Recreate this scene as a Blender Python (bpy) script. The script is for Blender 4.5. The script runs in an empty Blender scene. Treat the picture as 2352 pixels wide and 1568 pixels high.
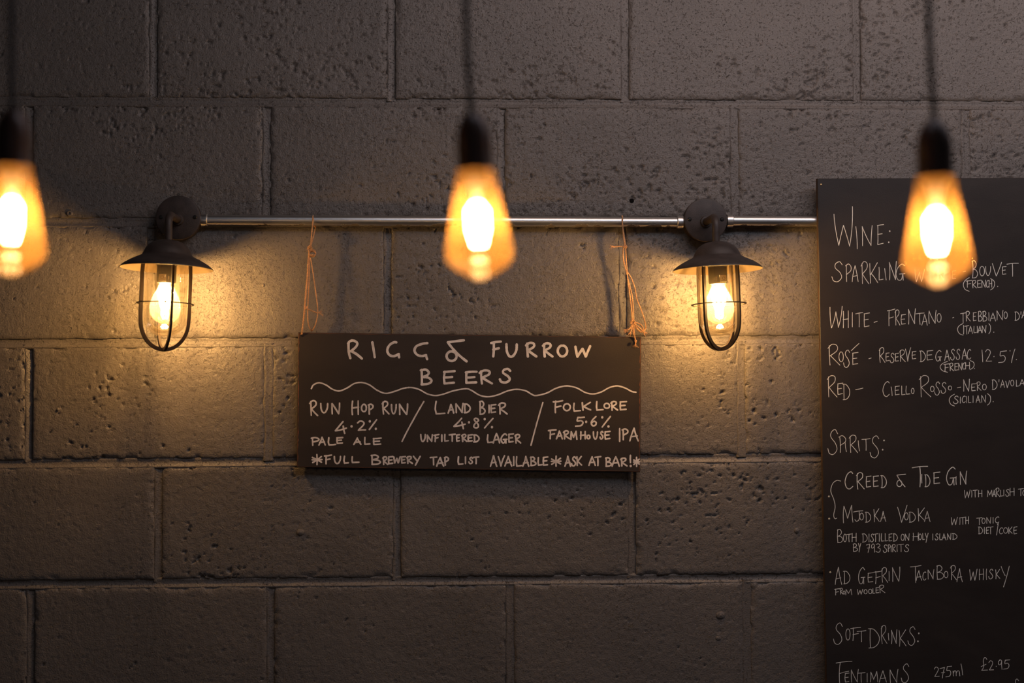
import bpy, bmesh, math, random
import numpy as np
from mathutils import Vector, Matrix

random.seed(7)
SC = bpy.context.scene
COL = SC.collection
PI = math.pi

# ------------------------------------------------------------------ camera
FPX = 3267.0                       # focal length in pixels of the 2352 wide frame (50 mm lens)
CAM = Vector((0.0, -2.69, 1.70))
yaw, pitch, roll = math.radians(3.2), math.radians(1.6), 0.004
fwd = Vector((math.sin(yaw)*math.cos(pitch), math.cos(yaw)*math.cos(pitch), math.sin(pitch)))
r0 = Vector((math.cos(yaw), -math.sin(yaw), 0))
u0 = r0.cross(fwd)
up = u0*math.cos(roll) + r0*math.sin(roll)
rt = r0*math.cos(roll) - u0*math.sin(roll)
cam = bpy.data.cameras.new('camera'); cam_o = bpy.data.objects.new('camera', cam); COL.objects.link(cam_o)
M = Matrix((rt, up, -fwd)).transposed().to_4x4(); M.translation = CAM
cam_o.matrix_world = M
cam.sensor_width = 36.0; cam.lens = 36.0*FPX/2352
cam.clip_start = 0.05; cam.clip_end = 60
cam.dof.use_dof = True; cam.dof.focus_distance = 2.68; cam.dof.aperture_fstop = 2.3
SC.camera = cam_o

def ray(px, py):
    return (fwd*FPX + rt*(px-1176) - up*(py-784)).normalized()
def P(px, py, y=0.0):
    """the point of the plane at depth y (the wall face is y = 0) seen at a pixel"""
    d = ray(px, py); t = (y-CAM.y)/d.y
    return CAM + d*t
def PD(px, py, depth):
    d = ray(px, py); return CAM + d*(depth/d.dot(fwd))

# ------------------------------------------------------------------ world, lights, exposure
SC.view_settings.view_transform = 'Standard'; SC.view_settings.look = 'None'
SC.view_settings.gamma = 1.0; SC.view_settings.use_curve_mapping = False
SC.view_settings.exposure = 0.0
SC.cycles.use_denoising = True
SC.cycles.denoiser = 'OPENIMAGEDENOISE'
SC.cycles.sample_clamp_indirect = 6.0
SC.cycles.transparent_max_bounces = 16
SC.cycles.max_bounces = 8
SC.cycles.caustics_refractive = False
SC.cycles.caustics_reflective = False

wd = bpy.data.worlds.new('room_ambience'); SC.world = wd; wd.use_nodes = True
bg = wd.node_tree.nodes['Background']
bg.inputs[0].default_value = (0.74, 0.80, 0.95, 1); bg.inputs[1].default_value = 0.065

def area_light(name, loc, target, sx, sy, power, color):
    l = bpy.data.lights.new(name, 'AREA'); l.shape = 'RECTANGLE'; l.size = sx; l.size_y = sy
    l.energy = power; l.color = color
    o = bpy.data.objects.new(name, l); COL.objects.link(o); o.location = loc
    o.rotation_euler = (Vector(target)-Vector(loc)).to_track_quat('-Z', 'Y').to_euler()
    return o
area_light('skylight', (1.15, -1.25, 2.86), (0.9, 0.0, 1.9), 2.6, 0.35, 12, (0.72, 0.81, 1.0))
area_light('upper_wall_fill', (0.95, -0.78, 2.84), (0.90, 0.1, 1.8), 1.7, 0.45, 8, (1.0, 0.72, 0.59))  # added warm fill to lift the upper wall, no actual fitting

FIL_W = 740      # emission of the wall lantern filaments
FIL_P = 115      # emission of the pendant filaments

# ------------------------------------------------------------------ materials
def new_mat(name):
    m = bpy.data.materials.new(name); m.use_nodes = True
    nt = m.node_tree; b = nt.nodes['Principled BSDF']
    return m, nt, b
def N(nt, typ, **kw):
    n = nt.nodes.new(typ)
    for k, v in kw.items():
        if k.startswith('i_'): n.inputs[k[2:].replace('_', ' ')].default_value = v
        else: setattr(n, k, v)
    return n
def ramp(nt, src, stops):
    r = nt.nodes.new('ShaderNodeValToRGB'); e = r.color_ramp.elements
    e[0].position, e[0].color = stops[0][0], stops[0][1]
    e[1].position, e[1].color = stops[-1][0], stops[-1][1]
    for p, c in stops[1:-1]:
        x = e.new(p); x.color = c
    nt.links.new(src, r.inputs[0]); return r
def g4(v): return (v, v, v, 1)

def mat_wall():
    m, nt, b = new_mat('painted_blockwork'); L = nt.links.new
    geo = N(nt, 'ShaderNodeNewGeometry')
    n1 = N(nt, 'ShaderNodeTexNoise', i_Scale=330.0, i_Detail=3.0, i_Roughness=0.6); L(geo.outputs['Position'], n1.inputs['Vector'])
    n2 = N(nt, 'ShaderNodeTexNoise', i_Scale=620.0, i_Detail=2.0); L(geo.outputs['Position'], n2.inputs['Vector'])
    n3 = N(nt, 'ShaderNodeTexNoise', i_Scale=210.0, i_Detail=4.0, i_Roughness=0.6); L(geo.outputs['Position'], n3.inputs['Vector'])
    pit = ramp(nt, n3.outputs['Fac'], [(0.34, g4(0)), (0.40, g4(1))])
    a = N(nt, 'ShaderNodeMath', operation='MULTIPLY'); L(n1.outputs['Fac'], a.inputs[0]); a.inputs[1].default_value = 0.0016
    c = N(nt, 'ShaderNodeMath', operation='MULTIPLY'); L(n2.outputs['Fac'], c.inputs[0]); c.inputs[1].default_value = 0.00035
    d = N(nt, 'ShaderNodeMath', operation='MULTIPLY'); L(pit.outputs['Color'], d.inputs[0]); d.inputs[1].default_value = 0.0020
    s = N(nt, 'ShaderNodeMath', operation='ADD'); L(a.outputs[0], s.inputs[0]); L(c.outputs[0], s.inputs[1])
    s2 = N(nt, 'ShaderNodeMath', operation='ADD'); L(s.outputs[0], s2.inputs[0]); L(d.outputs[0], s2.inputs[1])
    # ragged pores, thicker in some patches than in others
    pn = N(nt, 'ShaderNodeTexNoise', i_Scale=125.0, i_Detail=5.0, i_Roughness=0.62, i_Distortion=0.35); L(geo.outputs['Position'], pn.inputs['Vector'])
    dn = N(nt, 'ShaderNodeTexNoise', i_Scale=7.0, i_Detail=3.0, i_Roughness=0.6); L(geo.outputs['Position'], dn.inputs['Vector'])
    mv = N(nt, 'ShaderNodeMath', operation='MULTIPLY_ADD'); L(dn.outputs['Fac'], mv.inputs[0]); mv.inputs[1].default_value = -0.42; L(pn.outputs['Fac'], mv.inputs[2])
    pr = ramp(nt, mv.outputs[0], [(0.125, g4(0)), (0.155, g4(1))])
    s3 = N(nt, 'ShaderNodeMath', operation='MULTIPLY_ADD'); L(pr.outputs['Color'], s3.inputs[0]); s3.inputs[1].default_value = 0.0040; L(s2.outputs[0], s3.inputs[2])
    bp = N(nt, 'ShaderNodeBump', i_Strength=0.80, i_Distance=1.0); L(s3.outputs[0], bp.inputs['Height'])
    L(bp.outputs[0], b.inputs['Normal'])
    nb = N(nt, 'ShaderNodeTexNoise', i_Scale=5.0, i_Detail=5.0, i_Roughness=0.6); L(geo.outputs['Position'], nb.inputs['Vector'])
    r = ramp(nt, nb.outputs['Fac'], [(0.3, (0.150, 0.129, 0.114, 1)), (0.7, (0.190, 0.163, 0.144, 1))])
    L(r.outputs[0], b.inputs['Base Color'])
    b.inputs['Roughness'].default_value = 0.38
    b.inputs['Specular IOR Level'].default_value = 0.45
    return m
def mat_simple(name, col, rough=0.5, metal=0.0, spec=0.5, bump=0.0, scale=200.0, vary=0.0):
    m, nt, b = new_mat(name); L = nt.links.new
    b.inputs['Base Color'].default_value = (*col, 1); b.inputs['Roughness'].default_value = rough
    b.inputs['Metallic'].default_value = metal; b.inputs['Specular IOR Level'].default_value = spec
    tc = N(nt, 'ShaderNodeTexCoord')
    n = N(nt, 'ShaderNodeTexNoise', i_Scale=scale, i_Detail=4.0); L(tc.outputs['Object'], n.inputs['Vector'])
    if bump:
        bp = N(nt, 'ShaderNodeBump', i_Strength=bump, i_Distance=0.001); L(n.outputs['Fac'], bp.inputs['Height']); L(bp.outputs[0], b.inputs['Normal'])
    if vary:
        n2 = N(nt, 'ShaderNodeTexNoise', i_Scale=scale*0.12, i_Detail=6.0); L(tc.outputs['Object'], n2.inputs['Vector'])
        lo = tuple(x*(1-vary) for x in col)+(1,); hi = tuple(min(1, x*(1+vary)) for x in col)+(1,)
        r = ramp(nt, n2.outputs['Fac'], [(0.3, lo), (0.7, hi)]); L(r.outputs[0], b.inputs['Base Color'])
    return m
def mat_conduit():
    """galvanised steel tube with flecks of wall paint along its lower side"""
    m, nt, b = new_mat('galvanised_steel'); L = nt.links.new
    tc = N(nt, 'ShaderNodeTexCoord')
    mp = N(nt, 'ShaderNodeMapping'); mp.inputs['Scale'].default_value = (6, 90, 90); L(tc.outputs['Object'], mp.inputs[0])
    n = N(nt, 'ShaderNodeTexNoise', i_Scale=1.0, i_Detail=6.0, i_Roughness=0.65); L(mp.outputs[0], n.inputs['Vector'])
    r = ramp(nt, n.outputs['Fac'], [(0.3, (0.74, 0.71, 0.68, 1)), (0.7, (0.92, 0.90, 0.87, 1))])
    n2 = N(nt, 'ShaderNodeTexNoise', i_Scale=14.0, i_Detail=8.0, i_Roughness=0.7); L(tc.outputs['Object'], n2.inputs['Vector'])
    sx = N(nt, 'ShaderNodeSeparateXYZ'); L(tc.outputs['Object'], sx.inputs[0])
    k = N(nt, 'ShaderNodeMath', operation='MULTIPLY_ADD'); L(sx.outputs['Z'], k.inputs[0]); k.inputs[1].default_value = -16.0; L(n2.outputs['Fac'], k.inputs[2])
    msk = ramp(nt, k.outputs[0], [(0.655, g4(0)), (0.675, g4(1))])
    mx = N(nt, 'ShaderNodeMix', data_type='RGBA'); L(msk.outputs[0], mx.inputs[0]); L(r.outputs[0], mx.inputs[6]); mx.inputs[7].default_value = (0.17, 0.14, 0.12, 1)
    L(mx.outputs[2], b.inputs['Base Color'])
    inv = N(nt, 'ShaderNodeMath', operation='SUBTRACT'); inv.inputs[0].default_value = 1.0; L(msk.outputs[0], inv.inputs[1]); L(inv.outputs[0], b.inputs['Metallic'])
    b.inputs['Roughness'].default_value = 0.35
    bp = N(nt, 'ShaderNodeBump', i_Strength=0.5, i_Distance=0.0006); L(n2.outputs['Fac'], bp.inputs['Height']); L(bp.outputs[0], b.inputs['Normal'])
    return m
def mat_board(name, c0, c1, rough):
    """black chalk board paint, faint wiped smears"""
    m, nt, b = new_mat(name); L = nt.links.new
    tc = N(nt, 'ShaderNodeTexCoord')
    mp = N(nt, 'ShaderNodeMapping'); mp.inputs['Scale'].default_value = (3, 3, 9); L(tc.outputs['Object'], mp.inputs[0])
    n = N(nt, 'ShaderNodeTexNoise', i_Scale=1.6, i_Detail=7.0, i_Roughness=0.6, i_Distortion=0.6); L(mp.outputs[0], n.inputs['Vector'])
    r = ramp(nt, n.outputs['Fac'], [(0.3, (*c0, 1)), (0.75, (*c1, 1))]); L(r.outputs[0], b.inputs['Base Color'])
    b.inputs['Roughness'].default_value = rough; b.inputs['Specular IOR Level'].default_value = 0.4
    n2 = N(nt, 'ShaderNodeTexNoise', i_Scale=420.0, i_Detail=2.0); L(tc.outputs['Object'], n2.inputs['Vector'])
    bp = N(nt, 'ShaderNodeBump', i_Strength=0.25, i_Distance=0.0006); L(n2.outputs['Fac'], bp.inputs['Height']); L(bp.outputs[0], b.inputs['Normal'])
    return m
def mat_glass(name, tint, gloss, translucent, trcol, rough=0.03):
    """thin blown glass: see-through, a little mirror reflection and a little scatter"""
    m = bpy.data.materials.new(name); m.use_nodes = True; nt = m.node_tree; nt.nodes.clear(); L = nt.links.new
    out = N(nt, 'ShaderNodeOutputMaterial')
    tr = N(nt, 'ShaderNodeBsdfTransparent'); tr.inputs[0].default_value = (*tint, 1)
    gl = N(nt, 'ShaderNodeBsdfGlossy'); gl.inputs['Roughness'].default_value = rough; gl.inputs[0].default_value = (1, 0.95, 0.88, 1)
    tl = N(nt, 'ShaderNodeBsdfTranslucent'); tl.inputs[0].default_value = (*trcol, 1)
    lw = N(nt, 'ShaderNodeLayerWeight'); lw.inputs['Blend'].default_value = 0.35
    mul = N(nt, 'ShaderNodeMath', operation='MULTIPLY_ADD'); L(lw.outputs['Fresnel'], mul.inputs[0]); mul.inputs[1].default_value = gloss; mul.inputs[2].default_value = 0.03
    m1 = N(nt, 'ShaderNodeMixShader'); m1.inputs[0].default_value = translucent; L(tr.outputs[0], m1.inputs[1]); L(tl.outputs[0], m1.inputs[2])
    m2 = N(nt, 'ShaderNodeMixShader'); L(mul.outputs[0], m2.inputs[0]); L(m1.outputs[0], m2.inputs[1]); L(gl.outputs[0], m2.inputs[2])
    L(m2.outputs[0], out.inputs[0]); return m
def mat_emit(name, col, s):
    m = bpy.data.materials.new(name); m.use_nodes = True; nt = m.node_tree; nt.nodes.clear()
    out = N(nt, 'ShaderNodeOutputMaterial'); e = N(nt, 'ShaderNodeEmission'); e.inputs[0].default_value = (*col, 1); e.inputs[1].default_value = s
    nt.links.new(e.outputs[0], out.inputs[0]); return m

MT = dict(
    wall=mat_wall(), conduit=mat_conduit(),
    sign=mat_board('sign_blackboard', (0.026, 0.018, 0.015), (0.040, 0.028, 0.022), 0.55),
    menu=mat_board('menu_blackboard', (0.024, 0.018, 0.016), (0.038, 0.029, 0.025), 0.50),
    raw=mat_simple('raw_board_edge', (0.16, 0.055, 0.025), 0.8, bump=0.6, scale=300, vary=0.5),
    bronze=mat_simple('dark_bronze_paint', (0.050, 0.036, 0.031), 0.50, spec=0.4, bump=0.3, scale=500, vary=0.25),
    reflector=mat_simple('hat_lining', (0.085, 0.058, 0.030), 0.7, spec=0.2, vary=0.2),
    iron=mat_simple('cage_iron', (0.028, 0.017, 0.012), 0.7, spec=0.2, bump=0.3, scale=500),
    hole=mat_simple('hole_shade', (0.006, 0.005, 0.005), 0.9, spec=0.1),
    screw=mat_simple('screw_steel', (0.03, 0.027, 0.025), 0.4, metal=0.6),
    holder=mat_simple('lampholder_plastic', (0.016, 0.011, 0.007), 0.6, spec=0.15),
    tag=mat_simple('paper_tag', (0.75, 0.66, 0.5), 0.7, vary=0.15),
    tagink=mat_simple('tag_ink', (0.25, 0.2, 0.13), 0.7),
    jar=mat_glass('clear_well_glass', (0.97, 0.95, 0.90), 0.40, 0.004, (1.0, 0.80, 0.45)),
    bulbw=mat_glass('lantern_bulb_glass', (0.98, 0.95, 0.88), 0.35, 0.036, (1.0, 0.90, 0.78)),
    stem=mat_simple('frosted_white_stem', (0.9, 0.86, 0.78), 0.3),
    edge=mat_simple('painted_board_edge', (0.055, 0.028, 0.017), 0.8, bump=0.6, scale=300, vary=0.5),
    bulbp=mat_glass('amber_bulb_glass', (1.0, 0.87, 0.62), 0.40, 0.16, (1.0, 0.45, 0.09), 0.02),
    filw=mat_emit('lantern_filament', (1.0, 0.58, 0.20), FIL_W),
    filp=mat_emit('pendant_filament', (1.0, 0.68, 0.40), FIL_P),
    brass=mat_simple('lamp_cap_brass', (0.55, 0.38, 0.18), 0.35, metal=1.0),
    socket=mat_simple('bronzed_lampholder', (0.055, 0.026, 0.018), 0.38, metal=0.3),
    cord=mat_simple('black_fabric_cord', (0.022, 0.020, 0.024), 0.8, bump=0.5, scale=900),
    twine=mat_simple('jute_twine', (0.62, 0.34, 0.17), 0.85, bump=0.6, scale=900, vary=0.3),
    chalk=mat_simple('chalk_pen_ink', (0.78, 0.69, 0.65), 0.75, scale=500, vary=0.22),
    chalk2=mat_simple('thin_chalk_pen_ink', (0.88, 0.81, 0.75), 0.75, scale=500, vary=0.22),
    floor=mat_simple('floor_concrete', (0.12, 0.11, 0.10), 0.6, bump=0.4, scale=60, vary=0.3),
    ceil=mat_simple('ceiling_paint', (0.10, 0.09, 0.085), 0.8, bump=0.2, scale=60, vary=0.1),
    side=mat_simple('side_wall_paint', (0.14, 0.125, 0.11), 0.6, bump=0.4, scale=120, vary=0.1),
)

# ------------------------------------------------------------------ helpers
def link_mesh(name, verts, faces, mats, parent=None, smooth=True, fmat=None, origin=None):
    me = bpy.data.meshes.new(name)
    me.from_pydata([tuple(v) for v in verts], [], faces)
    for m in (mats if isinstance(mats, (list, tuple)) else [mats]): me.materials.append(m)
    if smooth: me.polygons.foreach_set('use_smooth', [True]*len(me.polygons))
    if fmat: me.polygons.foreach_set('material_index', fmat)
    me.update()
    o = bpy.data.objects.new(name, me); COL.objects.link(o)
    if parent: o.parent = parent
    if origin is not None: o.location = origin
    return o
def empty(name, loc, label, cat, group=None):
    o = bpy.data.objects.new(name, None); COL.objects.link(o); o.location = loc; o.empty_display_size = 0.05
    tag(o, label, cat, group); return o
def tag(o, label=None, cat=None, group=None, kind=None):
    if label: o['label'] = label
    if cat: o['category'] = cat
    if group: o['group'] = group
    if kind: o['kind'] = kind
    return o
class Geo:
    """collects shapes for ONE mesh"""
    def __init__(s): s.v = []; s.f = []; s.m = []
    def add(s, v, f, m=0):
        o = len(s.v); s.v += [Vector(x) for x in v]; s.f += [tuple(i+o for i in q) for q in f]; s.m += [m]*len(f)
    def box(s, lo, hi, m=0):
        x0, y0, z0 = lo; x1, y1, z1 = hi
        v = [(x0,y0,z0),(x1,y0,z0),(x1,y1,z0),(x0,y1,z0),(x0,y0,z1),(x1,y0,z1),(x1,y1,z1),(x0,y1,z1)]
        s.add(v, [(0,3,2,1),(4,5,6,7),(0,1,5,4),(1,2,6,5),(2,3,7,6),(3,0,4,7)], m)
    def lathe(s, prof, n=48, c=(0,0,0), m=0, axis='z', closed=False):
        v = []; f = []
        for r, z in prof:
            for k in range(n):
                a = 2*PI*k/n
                if axis == 'z': v.append((c[0]+r*math.cos(a), c[1]+r*math.sin(a), c[2]+z))
                elif axis == 'y': v.append((c[0]+r*math.cos(a), c[1]+z, c[2]+r*math.sin(a)))
                else: v.append((c[0]+z, c[1]+r*math.cos(a), c[2]+r*math.sin(a)))
        R = len(prof)
        for i in range(R-1 + (1 if closed else 0)):
            j = (i+1) % R
            for k in range(n):
                q = (k+1) % n
                f.append((i*n+k, i*n+q, j*n+q, j*n+k))
        s.add(v, f, m)
    def tube(s, pts, rad, n=10, m=0, caps=True):
        pts = [Vector(p) for p in pts]; R = rad if hasattr(rad, '__len__') else [rad]*len(pts)
        t0 = (pts[1]-pts[0]).normalized(); ref = Vector((0,0,1)) if abs(t0.z) < 0.9 else Vector((1,0,0))
        nrm = (ref - t0*ref.dot(t0)).normalized(); v = []; f = []
        for i, p in enumerate(pts):
            t = (pts[min(i+1, len(pts)-1)]-pts[max(i-1, 0)]).normalized()
            nrm = (nrm - t*nrm.dot(t)).normalized(); b = t.cross(nrm)
            for k in range(n):
                a = 2*PI*k/n; v.append(p + (nrm*math.cos(a)+b*math.sin(a))*R[i])
        for i in range(len(pts)-1):
            for k in range(n):
                q = (k+1) % n; f.append((i*n+k, i*n+q, (i+1)*n+q, (i+1)*n+k))
        if caps: f.append(tuple(range(n))[::-1]); f.append(tuple((len(pts)-1)*n+k for k in range(n)))
        s.add(v, f, m)
    def sweep(s, pts, side, w, t, m=0):
        """flat bar: width w along 'side', thickness t along the third direction"""
        v = []; f = []; pts = [Vector(p) for p in pts]; side = Vector(side).normalized()
        for i, p in enumerate(pts):
            tg = (pts[min(i+1, len(pts)-1)]-pts[max(i-1, 0)]).normalized(); nn = tg.cross(side).normalized()
            for a, b in ((-1,-1),(1,-1),(1,1),(-1,1)): v.append(p + side*(a*w/2) + nn*(b*t/2))
        for i in range(len(pts)-1):
            for k in range(4):
                q = (k+1) % 4; f.append((i*4+k, i*4+q, (i+1)*4+q, (i+1)*4+k))
        f.append((3,2,1,0)); L = len(pts)-1; f.append((L*4, L*4+1, L*4+2, L*4+3)); s.add(v, f, m)
    def build(s, name, mats, parent=None, smooth=True, origin=None, angle=35):
        o = link_mesh(name, s.v, s.f, mats, parent, smooth, s.m if any(s.m) else None, origin)
        bm = bmesh.new(); bm.from_mesh(o.data); bmesh.ops.recalc_face_normals(bm, faces=bm.faces)
        if smooth:
            for e in bm.edges:
                if len(e.link_faces) == 2 and e.calc_face_angle(0) > math.radians(angle): e.smooth = False
        bm.to_mesh(o.data); bm.free(); return o
def crom(pts, n=8):
    """smooth curve through the points"""
    pts = [Vector(p) for p in pts]
    if len(pts) < 3: return pts
    q = [pts[0]*2-pts[1]] + pts + [pts[-1]*2-pts[-2]]; out = []
    for i in range(1, len(q)-2):
        for k in range(n):
            t = k/n; a, b, c, d = q[i-1], q[i], q[i+1], q[i+2]
            out.append(0.5*((2*b)+(c-a)*t+(2*a-5*b+4*c-d)*t*t+(3*b-a-3*c+d)*t*t*t))
    out.append(pts[-1]); return out

# ------------------------------------------------------------------ numpy noise for the block faces
_rng = np.random.RandomState(11); _tab = _rng.rand(512, 512)
def vn(x, z, s):
    x = x + s*37.13; z = z + s*91.7
    xi = np.floor(x).astype(int); zi = np.floor(z).astype(int); fx = x-xi; fz = z-zi
    fx = fx*fx*(3-2*fx); fz = fz*fz*(3-2*fz)
    A = _tab[xi % 512, zi % 512]; B = _tab[(xi+1) % 512, zi % 512]; C_ = _tab[xi % 512, (zi+1) % 512]; D = _tab[(xi+1) % 512, (zi+1) % 512]
    return A*(1-fx)*(1-fz)+B*fx*(1-fz)+C_*(1-fx)*fz+D*fx*fz
def fbm(x, z, s, o=3, g=0.5):
    r = 0; a = 1; t = 0
    for k in range(o): r = r + a*vn(x*2**k, z*2**k, s+k); t += a; a *= g
    return r/t

# ------------------------------------------------------------------ the setting
X0, X1, ZC = -2.25, 2.65, 2.90
wall = Geo(); wall.box((X0, 0.016, 0.0), (X1, 0.12, ZC))
wall = tag(wall.build('wall_back', MT['wall'], smooth=False), 'dark taupe painted concrete block wall behind the lanterns and boards', kind='structure')
for nm, lo, hi, mt in (('floor', (X0, -4.6, -0.1), (X1, 0.12, 0.0), 'floor'), ('ceiling', (X0, -4.6, ZC), (X1, 0.12, ZC+0.1), 'ceil'),
                       ('wall_left', (X0-0.1, -4.6, 0.0), (X0, 0.12, ZC), 'side'), ('wall_right', (X1, -4.6, 0.0), (X1+0.1, 0.12, ZC), 'side')):
    g = Geo(); g.box(lo, hi, 0); tag(g.build(nm, MT[mt], smooth=False), kind='structure')

# bed joints: (pixel at left, pixel at right) of the joint's middle line
bed_px = [((20, 231), (2340, 241)), ((130, 510), (1800, 509)), ((200, 787), (1700, 780)), ((50, 1065), (1880, 1050)), ((50, 1342), (1880, 1326))]
beds = []
for a, b in bed_px:
    p, q = P(*a), P(*b); k = (q.z-p.z)/(q.x-p.x); beds.append((p.z-k*p.x, k))
z, k = beds[0]
while z < ZC-0.23: z += 0.225; k *= 0.6; beds.insert(0, (z, k))
z, k = beds[-1]
while z > 0.24: z -= 0.225; k *= 0.6; beds.append((z, k))
i0 = [i for i, b in enumerate(beds) if abs(b[0]-P(20, 231).z) < 0.02][0]       # index of the first measured joint
heads_px = {-1: [352, 899, 1436, 1969], 0: [66, 612, 1151, 1688, 2219], 1: [346, 890, 1431, 1972], 2: [65, 617, 1163, 1703, 2240],
            3: [363, 912, 1452, 1990], 4: [70, 621, 1172, 1716, 2255]}
row_y = {-1: 110, 0: 370, 1: 650, 2: 920, 3: 1200, 4: 1460}
HB, HH = 0.0078, 0.0074           # half joint widths
def zline(i, x):
    if i < 0: return ZC + HB*0.5
    if i >= len(beds): return -HB
    return beds[i][0] + beds[i][1]*x
def make_block(xa, xb, row, fine, idx):
    step = 0.0026 if fine else 0.016
    def axis(L):
        e = [0, 0.0009, 0.0022, 0.0040]
        n = max(2, int((L-0.008)/step)); mid = [0.004+(L-0.008)*k/n for k in range(1, n)]
        return np.array(e + mid + [L-x for x in e[::-1]])
    us = axis(xb-xa); zb0, zt0 = zline(row+1, (xa+xb)/2)+HB, zline(row, (xa+xb)/2)-HB
    vs = axis(zt0-zb0)/(zt0-zb0)
    U, V = np.meshgrid(us, vs, indexing='ij'); X = xa+U
    zb = np.vectorize(lambda x: zline(row+1, x)+HB)(xa+us)[:, None]; zt = np.vectorize(lambda x: zline(row, x)-HB)(xa+us)[:, None]
    Z = zb+(zt-zb)*V
    s = idx*0.37
    # edge wobble
    d = np.minimum(np.minimum(U, (xb-xa)-U), np.minimum(Z-zb, zt-Z))
    ed = np.exp(-d/0.006)
    X = X + ed*(vn(X*60, Z*60, 3+s)-0.5)*0.0018*np.sign((xb+xa)/2-X)*-1*0.6
    Z = Z + ed*(vn(X*55, Z*55, 5+s)-0.5)*0.0018
    h = 0.0010*(fbm(X*9, Z*9, 1, 3)-0.5)*2
    h += 0.0026*np.exp(-d/0.0030)
    chip = np.clip((fbm(X*42, Z*42, 21+s, 3)-0.60)/0.1, 0, 1)*np.exp(-(d/0.007)**2); h += 0.0028*chip
    if fine:
        h += 0.00055*(fbm(X*170, Z*170, 8, 2)-0.5)*2
        dens = fbm(X*5.5+s, Z*5.5, 31, 3)
        p = fbm(X*120, Z*145, 41, 3, 0.6)
        t = 0.83-0.19*np.clip((dens-0.38)/0.32, 0, 1)
        t = t+{-1: 0.0, 0: 0.01, 1: 0.045, 2: 0.03, 3: 0.02}.get(row-i0, 0.04)
        h += 0.0050*np.clip((p-t-0.025)/0.038, 0, 1)
        p2 = fbm(X*210, Z*210, 51, 2); h += 0.0012*np.clip((p2-0.74)/0.08, 0, 1)
    rnd = random.Random(idx); off = rnd.uniform(-0.0008, 0.0008)
    Y = h+off
    nx, nz = X.shape
    V3 = np.stack([X, Y, Z], -1).reshape(-1, 3)
    idxg = np.arange(nx*nz).reshape(nx, nz)
    F = np.stack([idxg[:-1, :-1], idxg[1:, :-1], idxg[1:, 1:], idxg[:-1, 1:]], -1).reshape(-1, 4).tolist()
    ring = list(idxg[:, 0]) + list(idxg[-1, 1:]) + list(idxg[-2::-1, -1]) + list(idxg[0, -2:0:-1])
    base = len(V3); back = V3[ring].copy(); back[:, 1] = 0.0158
    V3 = np.vstack([V3, back]); R = len(ring)
    F += [[int(ring[k]), base+k, base+(k+1) % R, int(ring[(k+1) % R])] for k in range(R)]
    F.append([base+k for k in range(R)][::-1])
    o = link_mesh('concrete_block', V3.tolist(), F, MT['wall'], wall)
    return o
def joint(name, pts, half, depths, seed, vertical):
    """pointed mortar joint: a strip along pts, its face leaning back from one side to the other"""
    prof = [(-1.45, depths[0]+0.004), (-1.0, depths[0]), (-0.5, depths[0]+0.0008), (0.0, (depths[0]+depths[1])/2+0.0012), (0.55, depths[1]+0.0006), (1.0, depths[1]+0.0004), (1.5, depths[1]+0.003)]
    if not vertical: prof = [(-1.45, 0.0080), (-1.0, 0.0036), (-0.5, 0.0050), (0.0, 0.0051), (0.45, 0.0038), (0.8, 0.0016), (1.0, 0.0009), (1.5, 0.0040)]
    v = []; f = []; n = len(prof)
    for i, (x, zz) in enumerate(pts):
        for s, y in prof:
            a, b = (x+s*half, zz) if vertical else (x, zz-s*half)
            w = (vn(np.array(a*90.0), np.array(b*90.0), seed)-0.5)*0.0012 + (vn(np.array(a*18.0), np.array(b*18.0), seed+2)-0.5)*0.0016
            v.append((a, min(0.0155, float(y+w)), b))
    for i in range(len(pts)-1):
        for k in range(n-1): f.append((i*n+k, (i+1)*n+k, (i+1)*n+k+1, i*n+k+1))
    bs = len(v)
    for i, (x, zz) in enumerate(pts):
        for s in (-1.45, 1.5):
            a, b = (x+s*half, zz) if vertical else (x, zz-s*half)
            v.append((a, 0.0158, b))
    L = len(pts)
    for i in range(L-1):
        f.append((i*n, bs+2*i, bs+2*i+2, (i+1)*n)); f.append((i*n+n-1, (i+1)*n+n-1, bs+2*i+3, bs+2*i+1)); f.append((bs+2*i, bs+2*i+1, bs+2*i+3, bs+2*i+2))
    return link_mesh(name, v, f, MT['wall'], wall)
hdepth = {(0, 1): (0.0022, 0.0042), (0, 3): (0.0010, 0.0026), (0, 4): (0.0006, 0.0018), (2, 1): (0.0008, 0.0014), (4, 2): (0.0012, 0.0020), (4, 3): (0.0010, 0.0020), (2, 0): (0.0030, 0.0070), (2, 3): (0.001, 0.0026)}
bi = 0
for row in range(-1, len(beds)):
    rr = row-i0
    if rr in heads_px: hs = [P(x, row_y[rr]).x for x in heads_px[rr]]
    else: hs = [P(x, row_y[-1 if rr % 2 else 0]).x for x in heads_px[-1 if rr % 2 else 0]]
    nin = len(hs); lead = 0
    while hs[0] > X0+0.45: hs.insert(0, hs[0]-0.45); lead += 1
    while hs[-1] < X1-0.45: hs.append(hs[-1]+0.45)
    vis = -1 <= rr <= 4
    ed = [X0-0.005] + hs + [X1+0.005]
    for k in range(len(ed)-1):
        a, b = ed[k]+HH, ed[k+1]-HH
        if b-a < 0.02: continue
        if zline(row, 0)-zline(row+1, 0) < 0.03: continue
        make_block(a, b, row, vis and b > -0.88 and a < 1.2, bi); bi += 1
    for k, x in enumerate(hs):
        zt, zb = zline(row, x)-HB*0.3, zline(row+1, x)+HB*0.3
        if zt-zb < 0.03: continue
        n = 24 if vis else 4
        pts = [(x+ (0.0012*math.sin(j*0.6+k) if vis else 0), zb+(zt-zb)*j/n) for j in range(n+1)]
        joint('head_joint', pts, HH, hdepth.get((rr, k-lead), (0.0026, 0.0052)), bi+k, True)
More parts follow.
